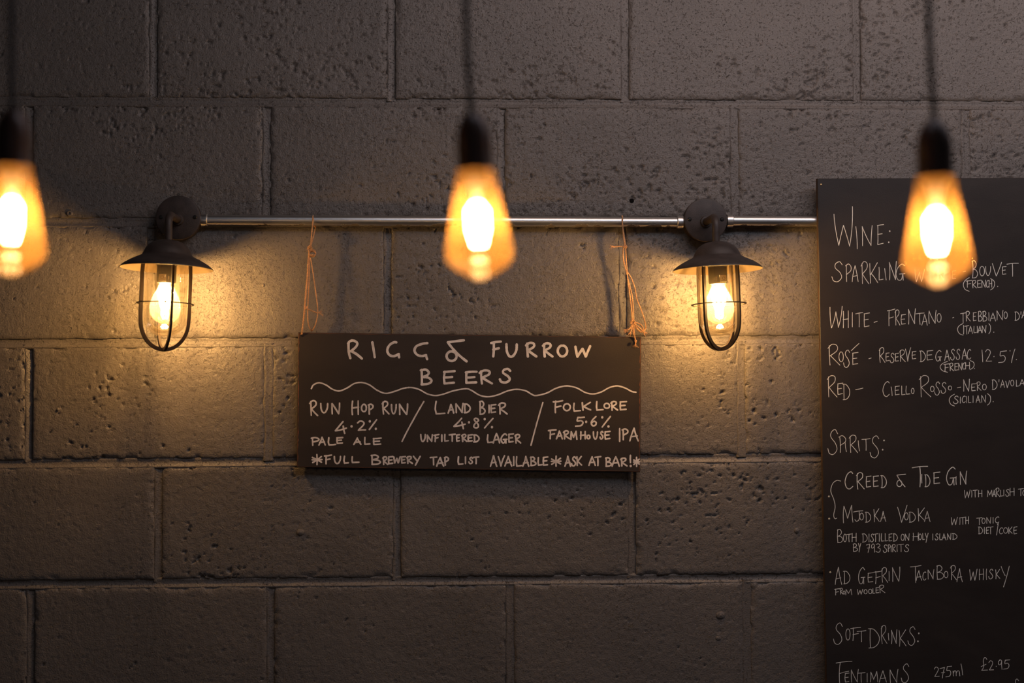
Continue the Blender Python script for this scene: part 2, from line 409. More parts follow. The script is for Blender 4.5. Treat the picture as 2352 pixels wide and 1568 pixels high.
for i in range(len(beds)):
    n = 420 if -1 <= i-i0 <= 5 else 60
    pts = [(X0+(X1-X0)*j/n, zline(i, X0+(X1-X0)*j/n)) for j in range(n+1)]
    joint('bed_joint', pts, HB, (0.0044, 0.0006), 70+i, False)

# ------------------------------------------------------------------ conduit pipes
def pipe(name, pa, pb, label, couple, far=0.0):
    """steel conduit from pixel pa to pixel pb, 14 mm off the wall; couplings at the ends asked for"""
    yc = -0.0135; A, B = P(*pa, yc), P(*pb, yc); B = B + (B-A).normalized()*far
    mid = (A+B)/2; root = empty(name, mid, label, 'pipe', 'conduit runs along the wall')
    d = (B-A).normalized(); ang = -math.atan2(d.z, d.x); L = (B-A).length
    g = Geo(); n = 40; g.lathe([(0.0001, -L/2)] + [(0.0097, -L/2+L*k/n) for k in range(n+1)] + [(0.0001, L/2)], 28, axis='x')
    o = g.build('tube', MT['conduit'], root); o.rotation_euler = (0, ang, 0)
    for s in couple:
        g = Geo(); c = s*L/2
        pr = [(0.0001, 0.002), (0.0100, 0.002), (0.0118, 0.0015), (0.0122, 0.0), (0.0122, -0.0095), (0.0112, -0.0105), (0.0100, -0.0108)]
        g.lathe([(r, c - s*(0.0008 + (-z if z < 0 else -z))*1.0) if False else (r, c - s*(-z)) for r, z in pr], 28, axis='x')
        o = g.build('coupling', MT['conduit'], root); o.rotation_euler = (0, ang, 0)
    return root

# ------------------------------------------------------------------ wall lanterns
W_ = 0.124            # how far the lantern's axis stands off the wall
HAT_DZ = -0.0525
def lantern(px, py, tilt, turn, ring_open, label, tagside):
    c = P(px, py, -0.02); loc = Vector((c.x, 0.0, c.z))
    root = empty('wall_lantern', loc, label, 'wall lamp')
    # round conduit box with its lid
    g = Geo(); g.lathe([(0.0001, -0.0300), (0.0380, -0.0300), (0.0405, -0.0290), (0.0412, -0.0275), (0.0412, -0.0245), (0.0398, -0.0238), (0.0398, 0.0035), (0.0001, 0.0035)], 64, axis='y')
    g.build('mounting_box', MT['bronze'], root)
    for s in (-1, 1):
        g = Geo(); g.lathe([(0.0001, -0.0318), (0.0028, -0.0316), (0.0038, -0.0304), (0.0038, -0.0292)], 14, (s*0.031, 0, 0.001), axis='y')
        g.box((s*0.031-0.0028, -0.0319, 0.0006), (s*0.031+0.0028, -0.0316, 0.0014))
        g.build('screw', MT['screw'], root, angle=30)
    z1 = -0.004; rb = 0.021; e = Vector((0, -W_, z1-0.02))
    pts = [(0, -0.0298, z1), (0, -0.06, z1), (0, -W_+rb, z1)]
    for k in range(1, 9):
        a = PI/2*k/8; pts.append((0, -W_+rb-rb*math.sin(a), z1-rb+rb*math.cos(a)))
    pts.append((0, -W_, z1-rb-0.01)); pts.append((0, -W_, HAT_DZ-0.002))
    g = Geo(); g.tube(pts, 0.0068, 20); g.lathe([(0.0068, -0.0302), (0.0105, -0.0302), (0.0110, -0.0310), (0.0100, -0.0345), (0.0070, -0.0350)], 28, (0, 0, z1), axis='y')
    g.build('swan_neck_arm', MT['bronze'], root)
    Mx = Matrix.Translation(e) @ Matrix.Rotation(tilt, 4, 'Y') @ Matrix.Rotation(math.radians(-1.8), 4, 'X') @ Matrix.Translation(-e) @ Matrix.Translation((0, -W_, HAT_DZ)) @ Matrix.Scale(0.982, 4)
    def fin(g, name, mats, parent=root, **kw):
        g.v = [Mx @ v for v in g.v]; return g.build(name, mats, parent, **kw)
    # hat: domed crown and flared brim, paler lining beneath
    outer = [(0.0001, 0.0015), (0.0100, 0.0015), (0.0175, 0.0002), (0.0260, -0.0028), (0.0335, -0.0078), (0.0385, -0.0140), (0.0420, -0.0205), (0.0438, -0.0246), (0.0455, -0.0272),
             (0.0500, -0.0296), (0.0580, -0.0334), (0.0670, -0.0380), (0.0745, -0.0426), (0.0800, -0.0470), (0.0830, -0.0505)]
    inner = [(0.0822, -0.0514), (0.0790, -0.0480), (0.0738, -0.0438), (0.0665, -0.0394), (0.0578, -0.0350), (0.0490, -0.0312), (0.0440, -0.0295), (0.0400, -0.0260), (0.0001, -0.0240)]
    g = Geo(); g.lathe(outer+[(0.0830, -0.0513)], 72, m=0); g.lathe([(0.0830, -0.0513)]+inner, 72, m=1)
    hat = fin(g, 'hat_shade', [MT['bronze'], MT['reflector']], angle=50)
    # glass well
    g = Geo(); R = 0.0382; zb = -0.1745
    pr = [(R+0.002, -0.030), (R+0.002, -0.040), (R, -0.046), (R, -0.09), (R, zb+R*0.80)]
    for k in range(1, 11):
        a = PI/2*k/10; pr.append((max(R*math.cos(a), 0.0001), zb+R*0.80-R*0.80*math.sin(a)))
    g.lathe(pr, 56); jar = fin(g, 'glass_well', MT['jar'])
    # cage: four flat bars meeting under the glass
    Rc = 0.0440; zb2 = -0.1985; up_ = 0.042
    for q in range(4):
        a = turn + q*PI/2; ca, sa = math.cos(a), math.sin(a)
        pr = [(Rc-0.001, -0.040), (Rc, -0.06), (Rc, -0.10), (Rc, zb2+0.062), (Rc-0.0006, zb2+0.052)]
        for k in range(1, 12):
            b = PI/2*k/11; pr.append(((Rc-0.0006)*math.cos(b), zb2+0.052-0.052*math.sin(b)))
        pts = [Vector((r*ca, r*sa, z)) for r, z in pr]; pts[-1] = Vector((0.0, 0.0, zb2))
        g = Geo(); g.sweep(pts, (-sa, ca, 0), 0.0040, 0.0066)
        fin(g, 'cage_bar', MT['iron'], angle=30)
    g = Geo(); Rr = 0.0500; zr = -0.1150; n = 72; v = []; f = []
    for k in range(n):
        a = 2*PI*k/n
        for dr, dz in ((-0.0034, -0.0008), (0.0009, -0.0008), (0.0009, 0.0008), (-0.0034, 0.0008)): v.append(((Rr+dr)*math.cos(a), (Rr+dr)*math.sin(a), zr+dz))
        for j in range(4): f.append((k*4+j, k*4+(j+1) % 4, ((k+1) % n)*4+(j+1) % 4, ((k+1) % n)*4+j))
    g.add(v, f); fin(g, 'cage_ring', MT['iron'], angle=30)
    # lampholder with its paper tag
    g = Geo(); g.lathe([(0.0001, -0.0235), (0.0190, -0.0235), (0.0190, -0.044), (0.0175, -0.046), (0.0175, -0.074), (0.0160, -0.0775), (0.0001, -0.0775)], 36)
    hd = fin(g, 'lampholder', MT['holder'], angle=30)
    g = Geo(); a0 = math.radians(-90+tagside); v = []; f = []
    for k in range(9):
        a = a0-0.42+0.84*k/8
        for z in (-0.0755, -0.0625): v.append((0.0181*math.cos(a), 0.0181*math.sin(a), z))
        for z in (-0.0755, -0.0625): v.append((0.0178*math.cos(a), 0.0178*math.sin(a), z))
    for k in range(8): f += [(k*4, k*4+4, k*4+5, k*4+1), (k*4+2, k*4+3, k*4+7, k*4+6), (k*4+1, k*4+5, k*4+7, k*4+3), (k*4, k*4+2, k*4+6, k*4+4)]
    g.add(v, f, 0)
    for k in range(5):                      # the printed ring and line of the tag
        pass
    pts = [(0.0183*math.cos(a0+0.16*math.cos(t)), 0.0183*math.sin(a0+0.16*math.cos(t)), -0.0685+0.0026*math.sin(t)) for t in [2*PI*k/14 for k in range(15)]]
    g.tube(pts, 0.00035, 4, 1)
    pts = [(0.0183*math.cos(a0+t), 0.0183*math.sin(a0+t), -0.0733) for t in (-0.3, -0.1, 0.1, 0.3)]; g.tube(pts, 0.0003, 4, 1)
    fin(g, 'paper_tag', [MT['tag'], MT['tagink']], hd); 
    # bulb: glass with four glowing filament sticks
    g = Geo(); pr = [(0.0125, -0.0775), (0.0130, -0.082), (0.0165, -0.090), (0.0225, -0.101), (0.0268, -0.113), (0.0280, -0.122), (0.0268, -0.131), (0.0225, -0.141), (0.0150, -0.148), (0.0070, -0.1515), (0.0001, -0.1520)]
    g.lathe(pr, 40); bulb = fin(g, 'bulb', MT['bulbw'])
    for q in range(6):
        a = q*PI/3+0.3; g = Geo(); g.tube([(0.0045*math.cos(a), 0.0045*math.sin(a), -0.083), (0.0125*math.cos(a), 0.0125*math.sin(a), -0.094), (0.0110*math.cos(a), 0.0110*math.sin(a), -0.106), (0.0025*math.cos(a), 0.0025*math.sin(a), -0.126)], 0.0017, 6)
        fin(g, 'filament', MT['filw'], bulb)
    return root

# ------------------------------------------------------------------ pendant bulbs
def pendant(top, tip, cord0, cordmid, label, turn):
    """bare amber bulb; pixels of the glass top, the glass tip and the cord; 1.31 m from the lens"""
    Dp = 1.312; A = PD(*top, Dp); T = PD(*tip, Dp)
    ax = (A-T).normalized(); ang_y = math.atan2(ax.x, ax.z)
    ax2 = Vector((math.sin(ang_y), 0, math.cos(ang_y)))
    root = empty('pendant_lamp', A, label, 'pendant lamp', 'bare bulbs hanging in a row before the wall')
    R = Matrix.Rotation(ang_y, 4, 'Y')
    def fin(g, name, mats, parent=root, **kw):
        g.v = [R @ v for v in g.v]; return g.build(name, mats, parent, **kw)
    g = Geo(); g.lathe([(0.0001, 0.052), (0.0050, 0.052), (0.0080, 0.050), (0.0110, 0.046), (0.0140, 0.040), (0.0158, 0.032), (0.0163, 0.022), (0.0163, 0.004), (0.0168, 0.002), (0.0168, -0.001), (0.0001, -0.001)], 40)
    fin(g, 'lampholder', MT['socket'], angle=40)
    g = Geo(); pr = [(0.0165, 0.000), (0.0178, -0.003), (0.0184, -0.009), (0.0205, -0.020), (0.0232, -0.034), (0.0260, -0.049), (0.0286, -0.063), (0.0306, -0.073), (0.0311, -0.079), (0.0295, -0.085), (0.0245, -0.0905), (0.0170, -0.0955), (0.0085, -0.1005), (0.0040, -0.1025), (0.0001, -0.1030)]
    g.lathe([(p.x, p.z) for p in crom([(r, 0, z) for r, z in pr], 3)][:-1]+[(0.0001, -0.1030)], 48); bulb = fin(g, 'bulb', MT['bulbp'])
    g = Geo(); g.lathe([(0.0001, -0.0012), (0.0125, -0.0012), (0.0125, -0.006), (0.0001, -0.007)], 24); fin(g, 'cap', MT['brass'], bulb, angle=30)
    g = Geo(); g.lathe([(0.0001, -0.006), (0.0095, -0.007), (0.0085, -0.012), (0.0055, -0.022), (0.0036, -0.033), (0.0026, -0.042), (0.0001, -0.043)], 16); fin(g, 'glass_stem', MT['stem'], bulb)
    for q in range(6):
        a = turn+q*PI/3; ca, sa = math.cos(a), math.sin(a); g = Geo()
        g.tube([(0.0028*ca, 0.0028*sa, -0.031), (0.0090*ca, 0.0090*sa, -0.039), (0.0088*ca, 0.0088*sa, -0.056), (0.0046*ca, 0.0046*sa, -0.071)], 0.0015, 6)
        fin(g, 'filament', MT['filp'], bulb)
    # cord up to its ceiling rose
    e = ax2*0.050; p0 = PD(*cord0, Dp)-A; pm = PD(*cordmid, Dp)-A
    p0 = Vector((p0.x, e.y, p0.z)); pm = Vector((pm.x, e.y, pm.z))
    topz = ZC-A.z; sl = (p0.x-pm.x)/max(0.01, p0.z-pm.z)*0.35
    pts = crom([e*0.9, Vector((e.x*0.6+pm.x*0.4, e.y, e.z*0.6+pm.z*0.4)), pm, p0, Vector((p0.x+sl*(topz-p0.z)*0.5, e.y, (p0.z+topz)/2)), Vector((p0.x+sl*(topz-p0.z), e.y, topz-0.02))], 8)
    g = Geo(); g.tube(pts, 0.0031, 10); g.build('cord', MT['cord'], root)
    g = Geo(); c = pts[-1]; g.lathe([(0.0001, -0.004), (0.008, -0.004), (0.012, 0.000), (0.034, 0.006), (0.038, 0.012), (0.038, 0.020)], 32, (c.x, c.y, c.z))
    g.build('ceiling_rose', MT['socket'], root)
    return root

# ------------------------------------------------------------------ hand lettering
def arc(cx, cy, rx, ry, a0, a1, n=7):
    return [(cx+rx*math.cos(math.radians(a0+(a1-a0)*k/n)), cy+ry*math.sin(math.radians(a0+(a1-a0)*k/n))) for k in range(n+1)]
# each glyph: strokes in a unit box, x to the right and y down; strokes of more than 3 points are smoothed
GL = {
 'A': [[(0, 1), (0.5, 0)], [(0.5, 0), (1, 1)], [(0.12, 0.68), (0.88, 0.62)]],
 'B': [[(0.08, 0.02), (0.1, 1)], [(0.0, 0.05), (0.45, 0.0), (0.75, 0.18), (0.6, 0.38), (0.15, 0.5)], [(0.15, 0.5), (0.7, 0.55), (1.0, 0.75), (0.7, 0.95), (0.08, 1.0)]],
 'C': [[(1, 0.1), (0.75, 0), (0.3, 0.15), (0.02, 0.55), (0.2, 0.9), (0.6, 1.0), (1, 0.85)]],
 'D': [[(0.15, 0.03), (0.18, 1)], [(0.0, 0.03), (0.5, 0.06), (0.95, 0.4), (0.9, 0.75), (0.5, 0.97), (0.05, 1)]],
 'E': [[(0.15, 0.05), (0.1, 0.5), (0.15, 0.98)], [(0.1, 0.06), (1, 0.0)], [(0.12, 0.5), (0.8, 0.45)], [(0.15, 0.98), (0.95, 0.92)]],
 'F': [[(0.25, 0.05), (0.22, 1)], [(0.0, 0.1), (1, 0.0)], [(0.22, 0.55), (0.8, 0.45)]],
 'G': [[(0.95, 0.12), (0.65, 0.0), (0.2, 0.25), (0.02, 0.65), (0.25, 0.98), (0.6, 0.95), (0.75, 0.65)], [(0.4, 0.62), (1, 0.6)], [(0.78, 0.62), (0.82, 1)]],
 'c': [[(0.75, 0.08), (0.6, 0.0), (0.2, 0.2), (0.02, 0.55), (0.1, 0.85), (0.4, 0.97), (0.88, 0.78)], [(0.88, 0.78), (0.93, 1.0)]],
 'H': [[(0.08, 0.03), (0.05, 1)], [(0.95, 0), (0.95, 0.98)], [(0.0, 0.52), (1, 0.47)]],
 'I': [[(0.5, 0), (0.5, 1)]],
 '\\': [[(0, 0), (1, 1)]], '/': [[(1, 0), (0, 1)]],
 'J': [[(0, 0.12), (1, 0.0)], [(0.6, 0.03), (0.65, 0.6), (0.55, 0.9), (0.3, 1.0), (0.15, 0.85)]],
 'K': [[(0.05, 0.05), (0.12, 1)], [(0.95, 0.0), (0.15, 0.58)], [(0.2, 0.52), (1, 0.97)]],
 'L': [[(0.1, 0.0), (0.05, 0.6), (0.12, 0.98)], [(0.12, 0.98), (1, 0.93)]],
 'M': [[(0.03, 1), (0.08, 0.05)], [(0.08, 0.05), (0.45, 0.75)], [(0.45, 0.75), (0.85, 0.0)], [(0.85, 0), (0.98, 0.98)]],
 'N': [[(0.08, 1), (0.05, 0.05)], [(0.05, 0.05), (0.88, 0.98)], [(0.88, 0.98), (1, 0.0)]],
 'O': [arc(0.5, 0.5, 0.5, 0.5, -95, 255, 14)],
 'P': [[(0.15, 0.06), (0.2, 1)], [(0.0, 0.1), (0.5, 0.0), (0.95, 0.15), (0.9, 0.38), (0.2, 0.6)]],
 'R': [[(0.12, 0.06), (0.18, 1)], [(0.0, 0.18), (0.35, 0.0), (0.75, 0.05), (0.75, 0.3), (0.2, 0.55)], [(0.2, 0.55), (1, 1)]],
 'S': [[(0.95, 0.15), (0.7, 0.0), (0.35, 0.1), (0.3, 0.3), (0.75, 0.55), (0.9, 0.8), (0.55, 1.0), (0.15, 0.95), (0.0, 0.75)]],
 'T': [[(0, 0.08), (1, 0)], [(0.48, 0.05), (0.5, 1)]],
 'U': [[(0.0, 0.0), (0.05, 0.6), (0.3, 0.97), (0.65, 0.95), (0.95, 0.5), (1.0, 0.0)]],
 'V': [[(0, 0.1), (0.42, 1)], [(0.42, 1), (1, 0)]],
 'W': [[(0.0, 0.05), (0.14, 1)], [(0.14, 1), (0.48, 0.25)], [(0.48, 0.25), (0.7, 0.98)], [(0.7, 0.98), (1, 0)]],
 'Y': [[(0, 0), (0.5, 0.45)], [(1, 0), (0.3, 1)]],
 'm': [[(0.0, 0.1), (0.05, 1)], [(0.05, 0.5), (0.2, 0.05), (0.42, 0.15), (0.45, 0.95)], [(0.45, 0.5), (0.65, 0.05), (0.9, 0.15), (1, 1)]],
 '1': [[(0.5, 0), (0.5, 1)]],
 '2': [[(0.05, 0.2), (0.35, 0.0), (0.75, 0.1), (0.75, 0.4), (0.15, 0.97)], [(0.15, 0.97), (1, 0.95)]],
 '3': [[(0.1, 0.1), (0.5, 0.0), (0.9, 0.2), (0.4, 0.45)], [(0.4, 0.45), (0.95, 0.6), (0.85, 0.92), (0.4, 1.0), (0.0, 0.85)]],
 '4': [[(0.7, 0.0), (0.02, 0.78)], [(0.02, 0.78), (1, 0.56)], [(0.72, 0.38), (0.85, 1)]],
 '5': [[(0.25, 0.05), (1, 0.0)], [(0.25, 0.05), (0.2, 0.42), (0.6, 0.38), (0.85, 0.6), (0.65, 0.92), (0.0, 1.0)]],
 '6': [[(0.85, 0.0), (0.2, 0.4), (0.02, 0.75), (0.3, 1.0), (0.8, 0.92), (0.9, 0.65), (0.5, 0.5), (0.08, 0.68)]],
 '7': [[(0.0, 0.1), (0.95, 0.0)], [(0.95, 0), (0.5, 1)], [(0.3, 0.5), (0.95, 0.45)]],
 '8': [[(0.75, 0.1), (0.35, 0.0), (0.15, 0.2), (0.75, 0.6), (0.8, 0.9), (0.4, 1.0), (0.05, 0.85), (0.3, 0.55), (0.85, 0.25), (0.7, 0.07)]],
 '9': [[(0.9, 0.15), (0.5, 0.0), (0.05, 0.25), (0.25, 0.5), (0.7, 0.4), (0.9, 0.12)], [(0.9, 0.12), (0.95, 1)]],
 '(': [[(1, 0), (0.3, 0.2), (0.0, 0.5), (0.3, 0.85), (1, 1)]], ')': [[(0, 0), (0.8, 0.2), (1.0, 0.5), (0.7, 0.8), (0, 1)]],
 '-': [[(0, 1), (1, 0)]],
 '&': [[(1, 0.02), (0.05, 0.1)], [(0.05, 0.1), (0.95, 1)], arc(0.32, 0.74, 0.28, 0.24, -60, 300, 12)],
 '*': [[(0.5, 0), (0.5, 1)], [(0.03, 0.28), (0.95, 0.75)], [(0.95, 0.2), (0.05, 0.8)], [(0.0, 0.52), (1, 0.5)]],
 '#': [[(0.48, 0.0), (0.55, 1)], [(0.03, 0.75), (0.97, 0.25)], [(0.1, 0.25), (0.95, 0.8)]],
 'L2': [], '£': [[(0.9, 0.15), (0.6, 0.0), (0.35, 0.2), (0.4, 0.7), (0.1, 0.98)], [(0.1, 0.98), (1, 0.95)], [(0.0, 0.68), (0.75, 0.52)]],
 "'": [[(0.6, 0), (0.4, 1)]],
}
def stroke_mesh(g, pts3, w, nrm, rnd, rough=0.10):
    """a flat pen stroke with round ends, lying on the board"""
    pts = [Vector(p) for p in pts3]; n = len(pts)
    if n == 1 or (pts[0]-pts[-1]).length < 1e-6 and n == 2:
        c = pts[0]; ax = Vector((1, 0, 0)); ay = Vector((0, 0, 1)); k = 10
        g.add([c+ax*(w*0.55*math.cos(2*PI*i/k))+ay*(w*0.62*math.sin(2*PI*i/k)) for i in range(k)], [tuple(range(k))]); return
    v = []; f = []
    def row(p, side, hw): v.append(p-side*hw); v.append(p+side*hw)
    t0 = (pts[1]-pts[0]).normalized(); t1 = (pts[-1]-pts[-2]).normalized()
    s0 = t0.cross(nrm).normalized(); s1 = t1.cross(nrm).normalized()
    row(pts[0]-t0*w*0.48, s0, w*0.16); row(pts[0]-t0*w*0.30, s0, w*0.40)
    for i, p in enumerate(pts):
        t = (pts[min(i+1, n-1)]-pts[max(i-1, 0)]).normalized(); sd = t.cross(nrm).normalized()
        row(p+nrm*(0.00006*i/n), sd, w*0.5*(1+rnd.uniform(-rough, rough)))
    e_ = nrm*0.00006; row(pts[-1]+t1*w*0.30+e_, s1, w*0.40); row(pts[-1]+t1*w*0.48+e_, s1, w*0.16)
    for i in range(len(v)//2-1): f.append((2*i, 2*i+1, 2*i+3, 2*i+2))
    g.add(v, f)
def resample(pts, step):
    out = [pts[0]]
    for a, b in zip(pts, pts[1:]):
        n = max(1, int((b-a).length/step))
        for k in range(1, n+1): out.append(a+(b-a)*k/n)
    return out
class Pen:
    def __init__(s, origin, scale, yplane, width, root, mat, seed=1):
        s.o = origin; s.s = scale; s.y = yplane; s.w = width; s.root = root; s.mat = mat; s.rnd = random.Random(seed); s.g = Geo(); s.n = 0
    def pt(s, x, y): 
        p = P(s.o[0]+x/s.s, s.o[1]+y/s.s, s.y); s.n += 1
        return Vector((p.x, s.y, p.z))-s.root.location
    def stroke(s, pts, w=None, curve=None):
        w = w or s.w
        q = [s.pt(*p) for p in pts]
        if curve or (curve is None and len(q) > 3): q = crom(q, 6)
        elif len(q) > 1:
            q = resample(q, 0.006)
            b = (q[-1]-q[0]); d = b.cross(Vector((0, 1, 0)))*s.rnd.uniform(-0.035, 0.035)
            for i in range(len(q)): t = i/max(1, len(q)-1); q[i] = q[i]+d*(4*t*(1-t))
        lift = s.rnd.uniform(0, 0.00008)
        q = [p+Vector((0, -lift, 0)) for p in q]
        stroke_mesh(s.g, q, w, Vector((0, -1, 0)), s.rnd)
    def put(s, spec, y0=None, y1=None, y2=None, y3=None, w=None):
        """spec: 'R 595 755 [175 370]; ...' boxes; y0,y1 top/bottom at the first letter, y2,y3 at the last"""
        items = [t.split() for t in spec.split(';') if t.strip()]
        n = len(items)
        for i, it in enumerate(items):
            ch = it[0]; a = [float(v) for v in it[1:]]
            xa = a[0]; xb = a[1] if len(a) > 1 and len(a) != 3 else a[0]+8
            if len(a) in (1, 3): xa, xb = a[0]-4, a[0]+4
            if len(a) >= 3: ya, yb = a[-2], a[-1]
            else:
                t = i/max(1, n-1); ya = y0+((y2 if y2 is not None else y0)-y0)*t; yb = y1+((y3 if y3 is not None else y1)-y1)*t
            if ch in '.': s.stroke([((xa+xb)/2, (ya+yb)/2)], (w or s.w)*1.25); continue
            for st in GL[ch]:
                j = 0.012
                s.stroke([(xa+(xb-xa)*(x+s.rnd.uniform(-j, j)), ya+(yb-ya)*(y+s.rnd.uniform(-j, j))) for x, y in st], w)
    def dot(s, x, y, w=None): s.stroke([(x, y)], (w or s.w)*1.35)
    def done(s, label):
        o = s.g.build('lettering', s.mat, s.root, smooth=False); o['label'] = label; s.g = Geo(); return o

# ------------------------------------------------------------------ place: pipes and lanterns
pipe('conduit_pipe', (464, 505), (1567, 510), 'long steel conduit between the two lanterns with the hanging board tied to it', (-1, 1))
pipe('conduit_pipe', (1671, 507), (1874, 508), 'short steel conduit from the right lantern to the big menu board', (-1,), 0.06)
lantern(411, 501, math.radians(1.8), math.radians(25)+PI, 0, 'left caged wall lantern with a dark hat shade, nearer the left edge', -14)
lantern(1619, 506, math.radians(-1.5), math.radians(43), 0, 'right caged wall lantern with a dark hat shade, between the two blackboards', 24)

# marks on the wall: painted dark of a drill hole, plug, blobs of paint
def mark(name, px, py, prof, mt, sx=1.0):
    c = P(px, py, 0.0); g = Geo(); g.lathe(prof, 18, (0, 0, 0), axis='y')
    g.v = [Vector((v.x*sx, v.y, v.z)) for v in g.v]; g.build(name, mt, wall, origin=(c.x, 0, c.z))
mark('drill_hole_shade', 1451, 461, [(0.0001, -0.0014), (0.0040, -0.0014), (0.0044, -0.0009), (0.0044, 0.004)], MT['hole'])  # black disc on the face, its colour stands for the hole's inner shade
mark('wall_plug', 160, 490, [(0.0001, -0.0010), (0.0018, -0.0010), (0.0024, -0.0030), (0.0042, -0.0032), (0.0058, -0.0016), (0.0068, 0.002)], MT['wall'])
for px, py, r, sx in ((605, 655, 0.0042, 1.0), (1655, 1412, 0.0085, 1.3), (690, 1222, 0.0065, 1.3), (1830, 1218, 0.0060, 1.0), (1650, 1465, 0.005, 1.4), (133, 940, 0.0040, 0.7)):
    mark('paint_blob', px, py, [(0.0001, -r*0.5), (r*0.4, -r*0.46), (r*0.75, -r*0.28), (r, 0.002)], MT['wall'], sx)

# ------------------------------------------------------------------ small hanging blackboard
SY = -0.0185; ST = 0.0120
cs = [P(684.5, 763, SY), P(1473, 773.5, SY), P(1470.5, 1084, SY), P(681.5, 1073, SY)]
ctr = sum(cs, Vector())/4; ctr = Vector((ctr.x, SY, ctr.z))
sign = empty('hanging_blackboard', ctr, 'small hanging blackboard headed RIGG & FURROW BEERS, tied to the conduit with twine', 'blackboard')
g = Geo(); loc = [c-ctr for c in cs]; loc = [Vector((c.x, 0, c.z)) for c in loc]
h = [Vector((0, 0, 0))]*0
fr = [c*1.0 for c in loc]; inn = [Vector((c.x*(1-0.0012/abs(c.x)), 0, c.z*(1-0.0012/abs(c.z)))) for c in loc]
fr2 = [c+Vector((0, 0.0012, 0)) for c in fr]; bk = [c+Vector((0, ST, 0)) for c in fr]
g.add(inn+fr2+bk, [(3, 2, 1, 0)], 0)
g.add(inn+fr2+bk, [(i, (i+1) % 4, 4+(i+1) % 4, 4+i) for i in range(4)], 0)
g.add(inn+fr2+bk, [(4+i, 4+(i+1) % 4, 8+(i+1) % 4, 8+i) for i in range(4)]+[(8, 9, 10, 11)], 1)
bd = g.build('board', [MT['sign'], MT['raw']], sign, smooth=False); bd['label'] = 'black painted panel with bare reddish edges'

# worn reddish edge where the paint has come off
rnd = random.Random(5)
for a, b in ((0, 1), (1, 2), (2, 3), (3, 0)):
    g = Geo(); A, B = inn[a], inn[b]; n = 150; v = []; f = []; nn = (Vector((0, 0, 0))-(A+B)/2); nn = Vector((nn.x, 0, 0)) if abs(nn.x) > abs(nn.z) else Vector((0, 0, nn.z)); nn.normalize()
    wmax = 0.0026 if a in (1, 3) else 0.0012
    for i in range(n+1):
        p = A+(B-A)*i/n; ww = wmax*(0.15+0.85*max(0, float(vn(np.array(i*0.35), np.array(a*9.0), 4))-0.25))
        v += [p+Vector((0, -0.00006, 0)), p+nn*ww+Vector((0, -0.00006, 0))]
    for i in range(n): f.append((2*i, 2*i+1, 2*i+3, 2*i+2))
    g.add(v, f); o = g.build('worn_edge', MT['raw'], sign, smooth=False)
# holes the twine goes through
for px, py in ((694.5, 770), (1460, 785)):
    c = P(px, py, SY)-ctr; g = Geo(); g.lathe([(0.0001, -0.00012), (0.0026, -0.00012), (0.0034, -0.00005)], 16, (c.x, 0, c.z), axis='y'); g.build('eyelet_hole', MT['screw'], sign)

LY = SY-0.00025
SA = dict(origin=(660, 740), scale=4.355, yplane=LY, root=sign, mat=MT['chalk'])
SB = dict(origin=(1060, 740), scale=4.355, yplane=LY, root=sign, mat=MT['chalk'])
TW, MW = 0.0046, 0.0030
p = Pen(width=TW, seed=1, **SA); q = Pen(width=TW, seed=2, **SB); q.g = p.g
p.stroke([(612, 205), (617, 290), (630, 358)]); p.stroke([(608, 212), (625, 190), (660, 182), (698, 205), (690, 240), (650, 278), (632, 290)]); p.stroke([(640, 288), (690, 318), (745, 362)])
p.stroke([(850, 200), (874, 348)])
p.stroke([(1090, 200), (1065, 200), (1020, 230), (1000, 280), (1020, 325), (1065, 338), (1115, 318)]); p.stroke([(1113, 318), (1118, 350)])
p.stroke([(1400, 208), (1350, 215), (1290, 240), (1272, 285), (1300, 325), (1345, 337), (1388, 328)]); p.stroke([(1385, 328), (1398, 368)])
p.stroke([(1765, 180), (1605, 200)]); p.stroke([(1608, 205), (1700, 300), (1793, 390)]); p.stroke(arc(1643, 338, 50, 48, -70, 290, 12))
q.put('F 298 392 192 342; U 450 552 220 342; R 645 748 205 342; R 815 910 210 342; O 963 1057 232 340; W 1138 1288 238 342')
p.done('white chalk line reading RIGG & FURROW')
p = Pen(width=TW*0.95, seed=3, **SA); q = Pen(width=TW*0.95, seed=4, **SB); q.g = p.g
p.put('B 1335 1442 472 620; E 1556 1672 488 615'); q.put('E 32 152 495 608; R 182 305 482 612; S 384 494 466 602'); p.done('white chalk line reading BEERS')
p = Pen(width=0.0027, seed=5, **SA); q = Pen(width=0.0027, seed=6, **SB); q.g = p.g
wave = [(240, 663), (262, 625), (320, 604), (390, 628), (450, 668), (520, 686), (600, 655), (670, 612), (745, 602), (820, 625), (900, 680), (985, 710), (1080, 688), (1160, 660), (1240, 652), (1320, 672), (1400, 715), (1480, 732), (1560, 718), (1660, 685), (1780, 664)]
wv2 = [(38, 664), (95, 678), (180, 728), (265, 744), (360, 726), (460, 686), (550, 670), (640, 684), (700, 718), (745, 732), (850, 708), (950, 658), (1050, 636), (1150, 655), (1240, 702), (1320, 716), (1400, 695), (1480, 652), (1560, 636), (1640, 658), (1700, 690), (1745, 699)]
p.stroke(wave+[(x+1742, y) for x, y in wv2[1:]]); p.done('wavy chalk line under the heading')
p = Pen(width=MW, seed=7, **SA)
p.put('R 225 303 785 930; U 335 403 812 903; N 443 523 808 915; H 648 712 785 922; O 742 790 820 893; P 810 857 818 918; R 950 1016 792 916; U 1042 1088 822 912; N 1118 1203 815 922'); p.done('chalk words RUN HOP RUN')
p.put('4 478 590 992 1110; 2 698 783 988 1080; / 820 892 975 1072'); p.dot(642, 1040); p.dot(825, 990); p.dot(885, 1065); p.done('chalk figure 4.2%')
